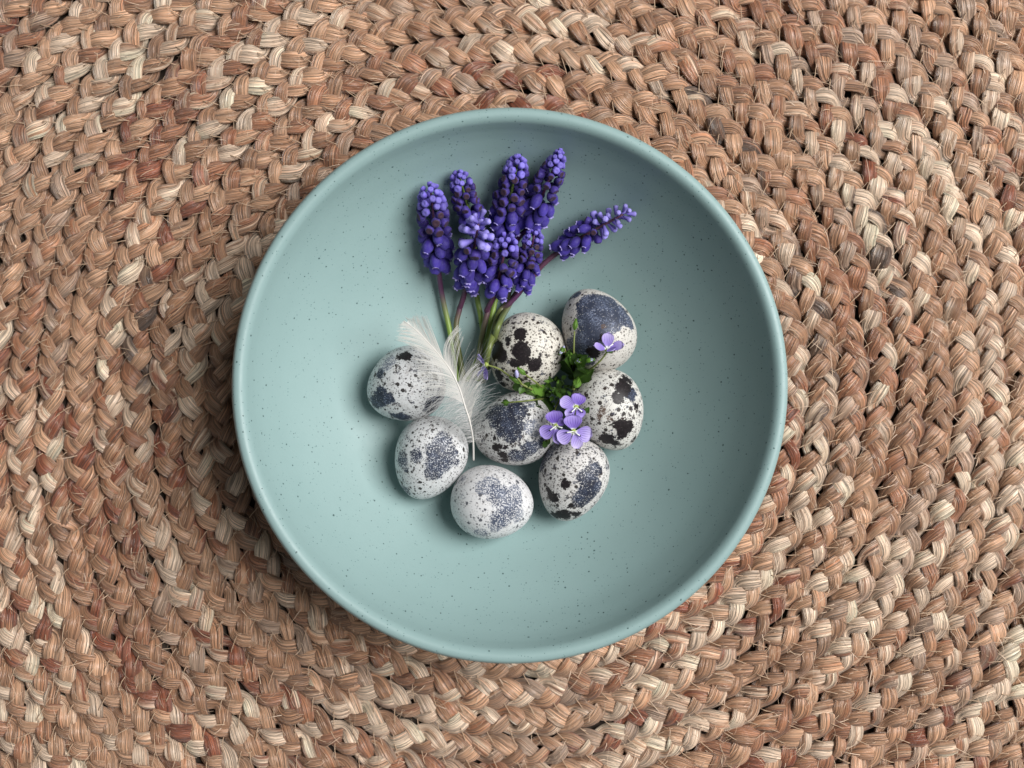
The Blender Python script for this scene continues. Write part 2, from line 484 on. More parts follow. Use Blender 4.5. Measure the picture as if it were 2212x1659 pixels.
NTURN = 29
th_f = np.linspace(0, 2 * math.pi * NTURN, 60000)
L_f = np.concatenate([[0], np.cumsum(np.diff(th_f) * 0.5 * (spiral(th_f[1:]) + spiral(th_f[:-1])))])
TOPS = []          # sample points on strands for the loose fibres
for k in range(1, NTURN):
    t0, t1 = 2 * math.pi * k, 2 * math.pi * (k + 1)
    L0, L1 = np.interp([t0, t1], th_f, L_f)
    R = spiral(t0)
    hi = 0.075 < R < 0.268
    spp, m = (22, 18) if hi else (9, 8)
    n = int((L1 - L0) / PERIOD * spp) + 2
    L = np.linspace(L0, L1 + PERIOD / spp * 0.5, n)
    th = np.interp(L, L_f, th_f)
    br = empty('braid', (0, 0, 0), rug)
    for j in range(3):
        sd = 100 + j * 17
        ph = 2 * math.pi * L / PERIOD + j * 2 * math.pi / 3 + 0.55 * vnoise(L / 0.04, sd + 50)
        amp = AMP * (1 + 0.22 * vnoise(L / 0.011, sd + 1))
        x = amp * np.sin(ph) + 0.00035 * vnoise(L / 0.03, sd + 2) + 0.0004 * vnoise(L / 0.09, 777)
        z = -BZ * np.sin(2 * ph - 0.35) * (1 + 0.18 * vnoise(L / 0.013, sd + 3)) - 0.0030 + 0.0006 * vnoise(L / 0.016, sd + 4)
        z = z - 0.0007 * (x / AMP) ** 2 + 0.0003
        r = spiral(th) + x
        r = r + 0.0012 * np.sin(3 * th + 1.0 + 9 * r) + 0.0008 * np.sin(7 * th + 2.0 + 31 * r) + 0.0006 * np.sin(13 * th + 47 * r)
        P = np.stack([r * np.cos(th), r * np.sin(th), z], 1)
        rad = np.stack([np.cos(th), np.sin(th), np.zeros(n)], 1)
        T = np.gradient(P, axis=0); T /= np.linalg.norm(T, axis=1)[:, None]
        up = np.array([0, 0, 1.0])[None, :] + (0.36 * (x / AMP) + 0.35 * vnoise(L / 0.012, sd + 10))[:, None] * rad
        W = np.cross(T, up); W /= np.linalg.norm(W, axis=1)[:, None]
        N = np.cross(W, T)
        tuck = 0.5 - 0.5 * np.sin(2 * ph - 0.35)              # 1 on top
        a = 0.00330 * (0.76 + 0.28 * tuck) * (1 + 0.26 * vnoise(L / 0.010, sd + 7))
        b = 0.00130 * (1 + 0.14 * vnoise(L / 0.012, sd + 8))
        U = np.arange(m) / m
        ang = 2 * math.pi * U
        ca = np.sign(np.cos(ang)) * np.abs(np.cos(ang)) ** 0.85; sa = np.sin(ang)
        lane = np.array([vnoise(L / 0.012 + 91 * i, sd + 20 + i) for i in range(m)]).T
        ridge = 1 + (0.13 * lane if hi else 0.04 * lane)
        V = P[:, None, :] + (a[:, None] * ridge * ca[None, :])[..., None] * W[:, None, :] + (b[:, None] * ridge * sa[None, :])[..., None] * N[:, None, :]
        C = palette(L, sd, U)
        C = np.concatenate([np.clip(C, 0.01, 0.85), np.ones((n, m, 1))], 2)
        i0 = np.arange(n - 1)[:, None] * m; jj = np.arange(m)[None, :]; j2 = (np.arange(m) + 1)[None, :] % m
        F = np.stack([i0 + jj, i0 + m + jj, i0 + m + j2, i0 + j2], 2).reshape(-1, 4)
        # u is mirrored so that the seam closes without a jump
        uu = 0.5 - np.abs(0.5 - U)
        uu = np.where(U > 0.5, uu + 1.3, uu)
        uv = np.stack([np.broadcast_to(uu[None, :], (n, m)), np.broadcast_to(L[:, None], (n, m)), np.full((n, m), j * 7.3)], 2)
        me = mesh_np('strand', V.reshape(-1, 3), F, uv.reshape(-1, 3), C.reshape(-1, 4))
        obj('strand', me, M['jute'], br)
        if hi:
            pick = RS.choice(n, (2 * n) // 3, replace=False)
            off = RS.uniform(-0.95, 0.95, len(pick))
            Q = P[pick] + (a[pick] * off)[:, None] * W[pick] + (b[pick] * np.sqrt(1 - off ** 2) * 0.97)[:, None] * N[pick]
            ok = tuck[pick] > 0.35
            cc = C[pick, 0, :3]
            TOPS.append(np.concatenate([Q, T[pick], N[pick], cc], 1)[ok])
    # sewing thread along the seam to the turn outside this one
    mb = MB()
    SP = 0.0096
    for s in np.arange(L0, L1, SP):
        th0 = np.interp(s + RS.uniform(-.001, .001), L_f, th_f)
        r0 = spiral(th0) + PITCH * 0.5
        w = 0.0032 * RS.uniform(0.75, 1.2); dl = 0.0019 * RS.uniform(0.7, 1.2)
        pts = []
        for q in (-1, -0.5, 0, 0.5, 1):
            rr = r0 + w * q; rr = rr + 0.0012 * math.sin(3 * th0 + 1.0 + 9 * rr) + 0.0008 * math.sin(7 * th0 + 2.0 + 31 * rr) + 0.0006 * math.sin(13 * th0 + 47 * rr); tt = th0 + dl * q / r0
            pts.append((rr * math.cos(tt), rr * math.sin(tt), 0.0002 - 0.0010 * (1 - abs(q)) - 0.0022 * max(0, abs(q) - 0.7) / 0.3))
        if hi or k % 2 == 0 or True:
            mb.add(*tube(catmull(pts, 2 if hi else 1), 0.00019, 5 if hi else 3, False))
    obj('stitching', mb.mesh('stitching'), M['thread'], br)

TOPS = np.concatenate(TOPS)
pick = RS.choice(len(TOPS), min(38000, len(TOPS)), replace=False)
S = TOPS[pick]; nf = len(S)
Pq, Tq, Nq = S[:, :3], S[:, 3:6], S[:, 6:9]
side = np.cross(Nq, Tq)
ang = RS.normal(0, 0.42, nf); sgn = RS.choice([-1, 1], nf)
D = (np.cos(ang)[:, None] * Tq + np.sin(ang)[:, None] * side) * sgn[:, None]
Ln = RS.gamma(3.0, 0.0015, nf).clip(0.0015, 0.013)
lift = RS.gamma(1.7, 0.0009, nf).clip(0, 0.005)
bend = RS.normal(0, 0.16, nf)
wid = RS.uniform(0.00005, 0.00014, nf)
SEG = 5
V = np.zeros((nf, SEG, 2, 3)); side2 = np.cross(D, Nq)
for i in range(SEG):
    q = i / (SEG - 1)
    c = Pq + D * (Ln * q)[:, None] + side2 * (Ln * bend * q * q)[:, None] + Nq * ((lift * math.sin(q * 2.2) - 0.00012 * (q == 0)) + 0.00012)[:, None]
    c[:, 2] -= 0.10 * Ln * q * q
    w = wid * (1 - 0.6 * q)
    V[:, i, 0] = c - side2 * w[:, None]; V[:, i, 1] = c + side2 * w[:, None]
base = (np.arange(nf) * SEG * 2)[:, None] + (np.arange(SEG - 1) * 2)[None, :]
F = np.stack([base, base + 1, base + 3, base + 2], 2).reshape(-1, 4)
ff = obj('loose_fibres', mesh_np('loose_fibres', V.reshape(-1, 3), F), M['fluff'], rug)
tag(ff, kind='stuff')

# ------------------------------------------------------------------ bowl
inner = [(0, 7.0), (14, 7.0), (28, 7.2), (40, 8.4), (52, 12.4), (64, 19.2), (75, 28.0), (84, 37.0), (89.6, 45.2), (92.3, 50.4), (93.6, 53.8), (94.6, 56.3), (96.0, 57.7), (97.5, 58.0), (98.9, 57.4), (99.8, 55.6)]
outer = [(99.7, 52.8), (96.4, 46.0), (88, 33.5), (77, 22.5), (64, 12.0), (54, 5.5), (48.5, 3.2), (46.5, 1.6), (46, 0.1), (44.5, -0.5), (42, -0.4), (41, 1.2), (39, 2.2), (20, 2.4), (0, 2.4)]
prof = catmull([(a, b) for a, b in inner + outer], 5)
prof[:, 0] = np.maximum(prof[:, 0], 0.0)
V, F, U = lathe([(max(a, 0.01) / 1000 * 1.006, b / 1000) for a, b in prof], 160)
bowl = obj('bowl', mesh_np('bowl', V, F), M['bowl'])
tag(bowl, 'wide speckled pale teal ceramic bowl holding eggs and flowers', 'bowl')
_in = catmull([(a, b) for a, b in inner[:13]], 6) / 1000


def wall(r): return float(np.interp(r, _in[:, 0], _in[:, 1]))


# ------------------------------------------------------------------ eggs
EGGS = []


def egg_surface(th, ph, L, W, k):
    x = L / 2 * np.cos(th)
    r = W / 2 * np.sin(th) * (1 + k * np.cos(th)) / (1 + 0.25 * k * k)
    return x, r * np.cos(ph), r * np.sin(ph)


def make_egg(key, cx, cy, Ld, Wd, ang, tilt, label, blobs, k=0.15, **kw):
    z = 0.0215
    s = 2 * TANH * (HC - z) / 2212.0
    L, W = Ld * s, Wd * s
    nt, npn = 48, 72
    th = np.linspace(0.0, math.pi, nt)
    ph = np.arange(npn) * 2 * math.pi / npn
    TH, PH = np.meshgrid(th, ph, indexing='ij')
    X, Y, Z = egg_surface(TH, PH, L, W, k)
    V = np.stack([X, Y, Z], 2).reshape(-1, 3)
    Rm = (Matrix.Rotation(math.radians(ang), 3, 'Z') @ Matrix.Rotation(math.radians(-tilt), 3, 'Y'))
    V = V @ np.array(Rm).T
    c = at(cx, cy, z)
    # settle on the bowl
    top = np.array([wall(math.hypot(c.x + v[0], c.y + v[1])) - v[2] for v in V[::3]])
    cz = float(top.max()) + 0.00005
    c = at(cx, cy, cz)
    i0 = np.arange(nt - 1)[:, None] * npn; jj = np.arange(npn)[None, :]; j2 = (jj + 1) % npn
    F = np.stack([i0 + jj, i0 + npn + jj, i0 + npn + j2, i0 + j2], 2).reshape(-1, 4)
    me = mesh_np('egg', V, F)
    bl = []
    for (bx, by, br, kind) in blobs:
        d = r1(bx, by)
        p = at(d[0], d[1], cz + 0.008)
        dx, dy = (p.x - c.x) * 1000, (p.y - c.y) * 1000
        Rr = W * 500
        zz = math.sqrt(max(Rr * Rr - dx * dx - dy * dy, (0.25 * Rr) ** 2))
        bl.append(((dx, dy, zz), br / 1.5085 / 9.718 * (HC - cz) / HC * (1.0 if kind in ('dark', 'brown') else 1.18) + 0.30, kind))
    mat = mat_egg('egg_shell_' + key, blobs=bl, **kw)
    o = obj('quail_egg', me, mat, None, c)
    tag(o, label, 'egg', 'speckled quail eggs in the bowl')
    EGGS.append((np.array(c), V))
    return o


S_, D_, L_, B_ = 'slate', 'dark', 'light', 'brown'
make_egg('a', 876, 832, 172, 160, 25, 6, 'grey-speckled white quail egg with its side under the feather vane',
         [(340, 500, 34, D_), (305, 505, 22, D_), (185, 735, 52, S_), (145, 770, 36, S_), (235, 745, 30, S_), (310, 868, 42, S_), (270, 860, 25, S_), (500, 625, 26, D_), (545, 720, 70, S_), (490, 775, 55, S_), (230, 530, 40, L_), (180, 590, 25, S_)],
         base=(0.634, 0.638, 0.642), fine=0.72, med=0.40, finecol=(0.15, 0.145, 0.15), seed=1.0, extra=0.09, white=0.55)
make_egg('b', 928, 990, 184, 154, 68, 4, 'white quail egg with one big mottled slate patch beside the feather quill',
         [(560, 1000, 48, S_), (540, 1075, 66, S_), (560, 1120, 62, S_), (520, 1180, 52, S_), (600, 1070, 42, S_), (505, 1120, 40, S_), (405, 1085, 34, S_), (310, 1110, 42, S_), (330, 1170, 17, S_), (325, 1305, 34, S_), (640, 1130, 25, S_)],
         base=(0.651, 0.656, 0.660), fine=0.55, med=0.16, finecol=(0.16, 0.16, 0.165), seed=2.0, extra=0.05, white=0.95, slate_hi=(0.17, 0.20, 0.28), slate_lo=(0.03, 0.036, 0.058), k=0.17)
make_egg('c', 1063, 1085, 178, 157, 172, 3, 'palest chalky white quail egg with faint blue-grey mottling, touched by no flower or feather',
         [(850, 1260, 50, L_), (900, 1320, 62, S_), (960, 1400, 58, S_), (910, 1470, 52, S_), (880, 1520, 36, L_), (1000, 1300, 40, L_), (790, 1285, 36, L_), (790, 1550, 32, L_), (700, 1330, 22, L_), (1000, 1370, 40, S_), (690, 1250, 30, L_), (1010, 1450, 36, L_)],
         base=(0.678, 0.673, 0.678), fine=0.50, med=0.10, finecol=(0.34, 0.34, 0.37), medcol=(0.12, 0.125, 0.15), seed=3.0, extra=0.03, white=1.05, slate_hi=(0.20, 0.24, 0.34), slate_lo=(0.05, 0.062, 0.10), k=0.10)
make_egg('d', 1110, 929, 174, 158, 20, 5, 'quail egg with blue-black mottled cap, in the middle of the ring of eggs',
         [(905, 850, 70, S_), (960, 900, 74, S_), (975, 960, 46, S_), (855, 825, 48, S_), (1000, 820, 60, S_), (870, 978, 15, D_), (882, 1040, 30, D_), (935, 1040, 14, D_), (920, 1095, 30, D_), (1085, 1040, 48, S_), (1010, 1095, 46, S_), (935, 1130, 26, D_), (1100, 920, 45, L_), (1080, 790, 30, L_), (1150, 1000, 36, S_)],
         base=(0.634, 0.629, 0.616), fine=0.68, med=0.5, finecol=(0.09, 0.08, 0.08), seed=4.0, extra=0.1, white=0.8)
make_egg('e', 1136, 763, 176, 159, 55, 5, 'cream quail egg with large solid black-brown blotches, beside the flower stems',
         [(1030, 365, 40, D_), (1030, 462, 54, D_), (1048, 515, 32, D_), (1112, 545, 42, D_), (885, 440, 46, D_), (905, 485, 44, D_), (865, 470, 40, D_), (985, 532, 26, D_), (1010, 540, 22, D_), (900, 600, 34, D_), (905, 655, 34, D_), (955, 395, 15, D_), (952, 415, 12, D_), (1110, 375, 15, D_), (1012, 272, 11, D_), (1030, 640, 20, D_), (1240, 500, 11, D_), (980, 340, 8, D_), (1180, 492, 8, D_), (1145, 490, 8, D_), (1220, 535, 9, D_)],
         base=(0.669, 0.634, 0.563), fine=0.70, med=0.82, finecol=(0.10, 0.058, 0.034), medcol=(0.03, 0.017, 0.012), seed=5.0, extra=0.08, warp=1.6)
make_egg('f', 1290, 712, 186, 155, 297, 5, 'quail egg mostly covered by one slate-blue cap, with a lilac blossom lying on it',
         [(1450, 180, 74, S_), (1440, 270, 74, S_), (1540, 190, 90, S_), (1560, 260, 78, S_), (1450, 370, 84, S_), (1390, 430, 66, S_), (1620, 230, 72, S_), (1665, 270, 44, S_), (1420, 480, 60, S_), (1340, 430, 44, S_), (1520, 330, 46, S_), (1525, 318, 12, B_), (1520, 380, 20, D_), (1470, 460, 40, D_), (1370, 110, 26, S_), (1690, 310, 24, S_)],
         base=(0.616, 0.590, 0.546), fine=0.52, med=0.16, finecol=(0.17, 0.14, 0.12), seed=6.0, extra=0.05, white=0.62, slate_hi=(0.155, 0.185, 0.27), slate_lo=(0.035, 0.042, 0.068), warp=2.0)
make_egg('g', 1315, 886, 180, 153, 112, 5, 'cream quail egg with black blotches and brown flecks, touching the slate-capped egg',
         [(1640, 685, 56, D_), (1660, 645, 40, D_), (1605, 740, 34, D_), (1690, 715, 40, S_), (1640, 700, 40, S_), (1640, 915, 44, D_), (1685, 915, 34, D_), (1600, 905, 24, D_), (1550, 990, 42, D_), (1635, 960, 34, D_), (1730, 790, 20, D_), (1500, 850, 16, B_), (1540, 645, 16, B_), (1460, 730, 16, B_), (1560, 860, 14, B_), (1520, 820, 22, B_), (1450, 690, 22, B_), (1600, 1010, 30, D_), (1715, 985, 22, D_)],
         base=(0.660, 0.647, 0.607), fine=0.68, med=0.52, finecol=(0.11, 0.08, 0.06), medcol=(0.03, 0.02, 0.016), seed=7.0, extra=0.105)
make_egg('h', 1236, 1036, 184, 149, 72, 4, 'tapered quail egg with streaked slate patches, lilac blossom lying over its blunt end',
         [(1200, 1085, 58, S_), (1165, 1145, 40, S_), (1255, 1040, 46, S_), (1430, 1215, 56, S_), (1450, 1285, 64, S_), (1400, 1350, 52, S_), (1465, 1170, 40, S_), (1435, 1130, 24, S_), (1290, 1255, 28, D_), (1380, 1100, 26, S_), (1220, 1340, 36, D_), (1190, 1300, 24, D_), (1300, 1435, 44, D_), (1255, 1440, 40, D_), (1360, 1440, 30, D_), (1530, 1170, 26, S_), (1330, 1390, 20, D_)],
         base=(0.642, 0.625, 0.607), fine=0.70, med=0.48, finecol=(0.11, 0.095, 0.09), seed=8.0, extra=0.11, white=0.8, k=0.18)


def surf(x, y):
    """height of the bowl or the egg under a point"""
    z = wall(math.hypot(x, y))
    for c, V in EGGS:
        d = (V[:, 0] + c[0] - x) ** 2 + (V[:, 1] + c[1] - y) ** 2
        i = d < 0.0012 ** 2
        if i.any(): z = max(z, float((V[i, 2] + c[2]).max()))
    return z


def on(d, clear, zmin=None, zmax=None):
    z = 0.03
    for _ in range(8):
        p = at(d[0], d[1], z)
        zz = surf(p.x, p.y) + clear
        if zmin is not None: zz = max(zz, zmin)
        if zmax is not None: zz = min(zz, zmax)
        z = 0.5 * z + 0.5 * zz
    return at(d[0], d[1], z)


# ------------------------------------------------------------------ grape hyacinths
M['floret'] = mat_floret('hyacinth_floret', (0.031, 0.016, 0.165), (0.070, 0.048, 0.345))
M['bud'] = mat_floret('hyacinth_bud', (0.042, 0.024, 0.18), (0.055, 0.036, 0.22), (0.045, 0.022, 0.035), 0.76)
M['tipbud'] = mat_floret('hyacinth_tip_bud', (0.105, 0.07, 0.40), (0.20, 0.165, 0.58))
M['frill'] = mat_plain('floret_frill', (0.30, 0.26, 0.55), 0.6, 0.3, 0.15, 500)


def floret_mesh(kind, seed):
    r = random.Random(seed)
    mm = 0.001
    if kind == 'bell':
        p = [(0.15, 0), (0.62, -0.10), (1.22, -0.55), (1.60, -1.35), (1.74, -2.4), (1.66, -3.3), (1.32, -4.1), (0.92, -4.6), (0.80, -4.75)]
        s = r.uniform(0.93, 1.07)
        V, F, U = lathe([(a * mm * s, b * mm) for a, b in p], 18, lobes=6, lamp=0.035)
        mb = MB(); mb.add(V, F, U)
        return mb.mesh('floret')
    if kind == 'frill':
        mb = MB(); V = []; F = []; U = []
        m = 36
        for j in range(m):
            a = 2 * math.pi * j / m
            tooth = abs(math.sin(3 * a))
            V += [(0.66 * mm * math.cos(a), 0.66 * mm * math.sin(a), -4.55 * mm),
                  (0.86 * mm * math.cos(a), 0.86 * mm * math.sin(a), -4.80 * mm),
                  ((0.90 + 0.30 * tooth) * mm * math.cos(a), (0.90 + 0.30 * tooth) * mm * math.sin(a), (-4.85 - 0.28 * tooth) * mm)]
        for j in range(m):
            k = (j + 1) % m
            for q in range(2): F.append((3 * j + q, 3 * k + q, 3 * k + q + 1, 3 * j + q + 1))
        mb.add(V, F)
        return mb.mesh('frill')
    if kind == 'bud':
        p = [(0.15, 0), (0.60, -0.10), (1.06, -0.5), (1.32, -1.15), (1.38, -1.8), (1.22, -2.35), (0.90, -2.58), (0.45, -2.50), (0.02, -2.42)]
        V, F, U = lathe([(a * mm, b * mm) for a, b in p], 18, lobes=6, lamp=0.07)
        mb = MB(); mb.add(V, F, U); return mb.mesh('floret')
    p = [(0.12, 0), (0.36, -0.25), (0.52, -0.9), (0.76, -2.0), (1.02, -3.2), (1.08, -3.8), (0.86, -4.25), (0.46, -4.45), (0.02, -4.40)]
    V, F, U = lathe([(a * mm, b * mm) for a, b in p], 12, lobes=6, lamp=0.10)
    mb = MB(); mb.add(V, F, U); return mb.mesh('floret')


FB = [floret_mesh('bell', i) for i in range(3)]
FR = floret_mesh('frill', 0)
FU = [floret_mesh('bud', i) for i in range(2)]
FT = [floret_mesh('tip', i) for i in range(2)]
for m_ in FB: m_.materials.append(M['floret'])
for m_ in FU: m_.materials.append(M['bud'])
M['openbud'] = mat_floret('hyacinth_open_bud', (0.17, 0.13, 0.50), (0.33, 0.29, 0.74))
for m_ in FT: m_.materials.append(M['openbud'])
FR.materials.append(M['frill'])
FS = floret_mesh('bud', 9); FS.materials.append(M['tipbud'])


def hyacinth(label, stem_d, stem_clear, base_d, base_c, tip_d, tip_c, width, stem_mat, prof=(0.42, 0.72), dens=1.0, open_tip=False, seed=0, srad=0.00113, curve=0.0, taper=0.42):
    r = random.Random(seed)
    hb = on(base_d, base_c); ht = on(tip_d, tip_c)
    pts = [on(d, c) for d, c in zip(stem_d, stem_clear)] + [hb]
    root = empty('grape_hyacinth', pts[0])
    tag(root, label, 'flower', 'grape hyacinths bunched in the bowl')
    o0 = np.array(pts[0])
    ax = np.array(ht - hb); Lh = np.linalg.norm(ax); ax /= Lh
    sidev = np.cross(ax, [0, 0, 1.0]); sidev /= np.linalg.norm(sidev)
    spts = [np.array(p) for p in pts]
    cpts = catmull(spts + [np.array(hb) + ax * Lh * 0.35 + sidev * curve * 0.5, np.array(hb) + ax * Lh * 0.93], 8) - o0
    n = len(cpts)
    rads = np.full(n, srad); hs = n - 17
    rads[hs:] = np.linspace(srad * 0.8, 0.0004, n - hs)
    rads[:hs] *= np.linspace(1.05, 0.95, hs)
    mb = MB(); mb.add(*tube(cpts, rads, 10))
    # make the colour run end at the flower head
    for i, u in enumerate(mb.U): mb.U[i] = (u[0], u[1] * (n - 1) / max(hs, 1), 0)
    obj('stem', mb.mesh('stem'), stem_mat, root)
    # florets
    R0 = width / 2 * 1.17
    s = 0.02; i = 0; GA = 2.39996
    up0 = np.cross(sidev, ax)
    while s < 1.0:
        # size of this floret and angle of its mouth
        if s < prof[0]: kind = 'bell'
        elif s < prof[1]: kind = 'bud'
        else: kind = 'tip'
        q = s
        if kind == 'bell': sc_ = 1.0 - 0.25 * (s / prof[0]); droop = -1.9 + 1.0 * (s / prof[0])
        elif kind == 'bud': f = (s - prof[0]) / (prof[1] - prof[0]); sc_ = 1.02 - 0.22 * f; droop = -0.55 + 0.75 * f
        else: f = (s - prof[1]) / (1 - prof[1]); sc_ = (0.88 - 0.30 * f) * (1.12 if open_tip else 0.95); droop = (0.0 + 1.3 * f ** 1.6) if open_tip else 0.15 + 1.6 * f ** 1.4
        sc_ *= (1 - 0.6 * max(0, taper - 0.42) * s) * R0 / 0.0066 * (1.30 if kind == 'bell' else 1.26) * r.uniform(0.86, 1.1)
        env = R0 * (0.80 + 0.35 * math.sin(min(1, s / 0.5) * math.pi * 0.5)) if s < 0.35 else R0 * (1.12 - taper * ((s - 0.35) / 0.65) ** 1.1)
        env *= 0.95
        if s > 0.88: env *= 1 - 0.5 * ((s - 0.88) / 0.12) ** 2
        a = i * GA + r.uniform(-0.38, 0.38)
        rad = math.cos(a) * sidev + math.sin(a) * up0
        dirn = rad + ax * (droop + r.uniform(-0.16, 0.16)); dirn += 0.22 * np.array([r.uniform(-1, 1) for _ in range(3)])
        dirn /= np.linalg.norm(dirn)
        flen = {'bell': 0.0048, 'bud': 0.0027, 'tip': 0.0037 if open_tip else 0.0027}[kind] * sc_
        cen = np.array(hb) + ax * (s * Lh) + sidev * curve * math.sin(math.pi * s)
        # the outer end sits near the envelope
        fw = {'bell': 0.0017, 'bud': 0.00135, 'tip': 0.0009 if open_tip else 0.00135}[kind] * sc_
        ca_ = abs(float(dirn @ rad)); ext = flen / 2 * ca_ + fw * math.sqrt(max(0, 1 - ca_ * ca_))
        p = cen + rad * max(env - ext, 0.0006) - dirn * flen * 0.5
        if kind == 'tip' and open_tip: p = cen + rad * 0.0007
        z = Vector(-dirn); qrot = z.to_track_quat('Z', 'Y')
        tw = Matrix.Rotation(r.uniform(0, 6.28), 4, 'Z')
        mesh = FB[r.randrange(3)] if kind == 'bell' else FU[r.randrange(2)] if kind == 'bud' else FT[r.randrange(2)] if open_tip else FS
        fo = obj('floret', mesh, None, root)
        fo.matrix_basis = Matrix.Translation(Vector(p - o0)) @ qrot.to_matrix().to_4x4() @ tw @ Matrix.Diagonal((sc_, sc_, sc_ * r.uniform(0.92, 1.1), 1))
        if kind == 'bell' and r.random() < 0.85:
            fr = obj('frill', FR, None, fo)
        step = (0.00066 if kind == 'bell' else 0.00045 if kind == 'bud' else 0.00058 if open_tip else 0.00034) / Lh / dens * (R0 / 0.0066)
        s += step; i += 1
    return root


GREEN = (0.20, 0.30, 0.055); PURP = (0.115, 0.045, 0.105); OLIVE = (0.13, 0.16, 0.045)
st_pg = mat_stem('stem_purple_green', PURP, GREEN, 0.50, 0.82)
st_p = mat_stem('stem_purple', (0.10, 0.035, 0.075), (0.13, 0.15, 0.045), 0.15, 0.6)
st_g = mat_stem('stem_green', (0.16, 0.24, 0.05), (0.22, 0.33, 0.06), 0.3, 0.8)
st_pl = mat_stem('stem_plum_olive', (0.13, 0.045, 0.12), OLIVE, 0.4, 0.85)
st_br = mat_stem('stem_bronze', (0.12, 0.05, 0.085), (0.13, 0.165, 0.05), 0.2, 0.55)

# the two behind
hyacinth('thin grape hyacinth half hidden behind the fullest head, only its top showing',
         [r1(700, 640), r1(800, 430), r1(790, 260), r1(765, 110)], [0.004, 0.003, 0.003, 0.004], r2(620, 760), 0.008, r2(478, 285), 0.006, 0.0105, st_g, (0.38, 0.80), seed=22)
hyacinth('tall grape hyacinth with rounded tip, many brown-tipped buds and a bright green stem',
         [r1(770, 640), r1(830, 380), r1(870, 180), r2(810, 1270)], [0.006, 0.005, 0.004, 0.005], r2(845, 850), 0.0085, r2(985, 160), 0.007, 0.0128, st_g, (0.40, 0.82), seed=24, taper=0.5)
hyacinth('grape hyacinth tapering to a thin pointed tip, a bare bit of stem below',
         [r1(800, 620), r1(845, 420), r1(925, 220), r2(905, 1270), r2(955, 890)], [0.005, 0.005, 0.005, 0.005, 0.006], r2(1075, 735), 0.0075, r2(1335, 110), 0.007, 0.0128, st_pl, (0.50, 0.80), seed=25, taper=0.72)
hyacinth('grape hyacinth lying apart from the bunch on a bent purple stem',
         [r1(830, 560), r1(890, 320), r1(950, 200), r2(965, 1290), r2(1080, 1180), r2(1190, 1050)], [0.004, 0.004, 0.003, 0.004, 0.006, 0.007], r2(1335, 935), 0.0075, r2(1890, 615), 0.008, 0.0110, st_br, (0.50, 0.56), dens=0.85, open_tip=True, seed=28, curve=-0.0008)
hyacinth('grape hyacinth whose purple stem turns green and runs behind the feather tip',
         [r1(655, 640), r1(640, 540), r1(600, 330), r1(555, 120)], [0.004, 0.003, 0.003, 0.004], r2(318, 1080), 0.008, r2(250, 395), 0.008, 0.0128, st_pg, (0.46, 0.72), seed=21)
hyacinth('slim short grape hyacinth squeezed against the bent-stemmed one',
         [r1(800, 640), r1(840, 440), r1(900, 230), r2(915, 1370)], [0.007, 0.007, 0.006, 0.007], r2(1020, 1240), 0.011, r2(1122, 765), 0.013, 0.0098, st_pl, (0.45, 0.78), seed=27)
hyacinth('fullest grape hyacinth leaning up toward the viewer with a star of pale tip florets',
         [r1(690, 650), r1(640, 350), r1(660, 210), r2(505, 1390)], [0.005, 0.004, 0.004, 0.005], r2(560, 1210), 0.011, r2(658, 680), 0.026, 0.0132, st_p, (0.58, 0.64), open_tip=True, seed=23)
hyacinth('short grape hyacinth on top at the neck of the bunch, above two stems',
         [r1(765, 620), r1(790, 400), r1(830, 220), r2(720, 1430)], [0.008, 0.007, 0.007, 0.008], r2(795, 1285), 0.014, r2(895, 810), 0.020, 0.0120, st_p, (0.46, 0.74), seed=26)

# ------------------------------------------------------------------ feather
M['shaft'] = mat_feather('feather_shaft', (0.80, 0.77, 0.72), 0.1)
M['barb'] = mat_feather('feather_barb', (0.84, 0.82, 0.78), 0.3)
M['down'] = mat_feather('feather_down', (0.72, 0.71, 0.70), 0.35)
shaft_d = [(275, 195), (395, 290), (520, 420), (640, 560), (730, 690), (800, 840), (850, 1000), (900, 1160), (930, 1330), (935, 1520)]
shaft_z = [0.0440, 0.0435, 0.0432, 0.0430, 0.0428, 0.0418, 0.0400, 0.0370, 0.0320, 0.0240]
SH = catmull([np.array(at(*r3(*d), z)) for d, z in zip(shaft_d, shaft_z)], 12)
feather = empty('feather', at(*r3(935, 1520), 0.0240))
tag(feather, 'small white feather with downy base lying across two eggs', 'feather')
f0 = np.array(feather.location)
mb = MB(); mb.add(*tube(SH - f0, np.linspace(0.00010, 0.00038, len(SH)), 6))
obj('shaft', mb.mesh('shaft'), M['shaft'], feather)


def shaft_at(t):
    x = t * (len(SH) - 1); i = min(int(x), len(SH) - 2); f = x - i
    return SH[i] * (1 - f) + SH[i + 1] * f


def rib(mb, pts, w):
    """thin flat barb"""
    pts = np.asarray(pts); n = len(pts)
    T = np.gradient(pts, axis=0)
    S = np.cross(T, [0, 0, 1.0]); S /= np.linalg.norm(S, axis=1)[:, None] + 1e-12
    ww = w * (1 - 0.55 * np.linspace(0, 1, n))[:, None]
    V = np.concatenate([pts - S * ww, pts + S * ww + [0, 0, 0.00003]])
    mb.add(V, [(i, i + 1, n + i + 1, n + i) for i in range(n - 1)])


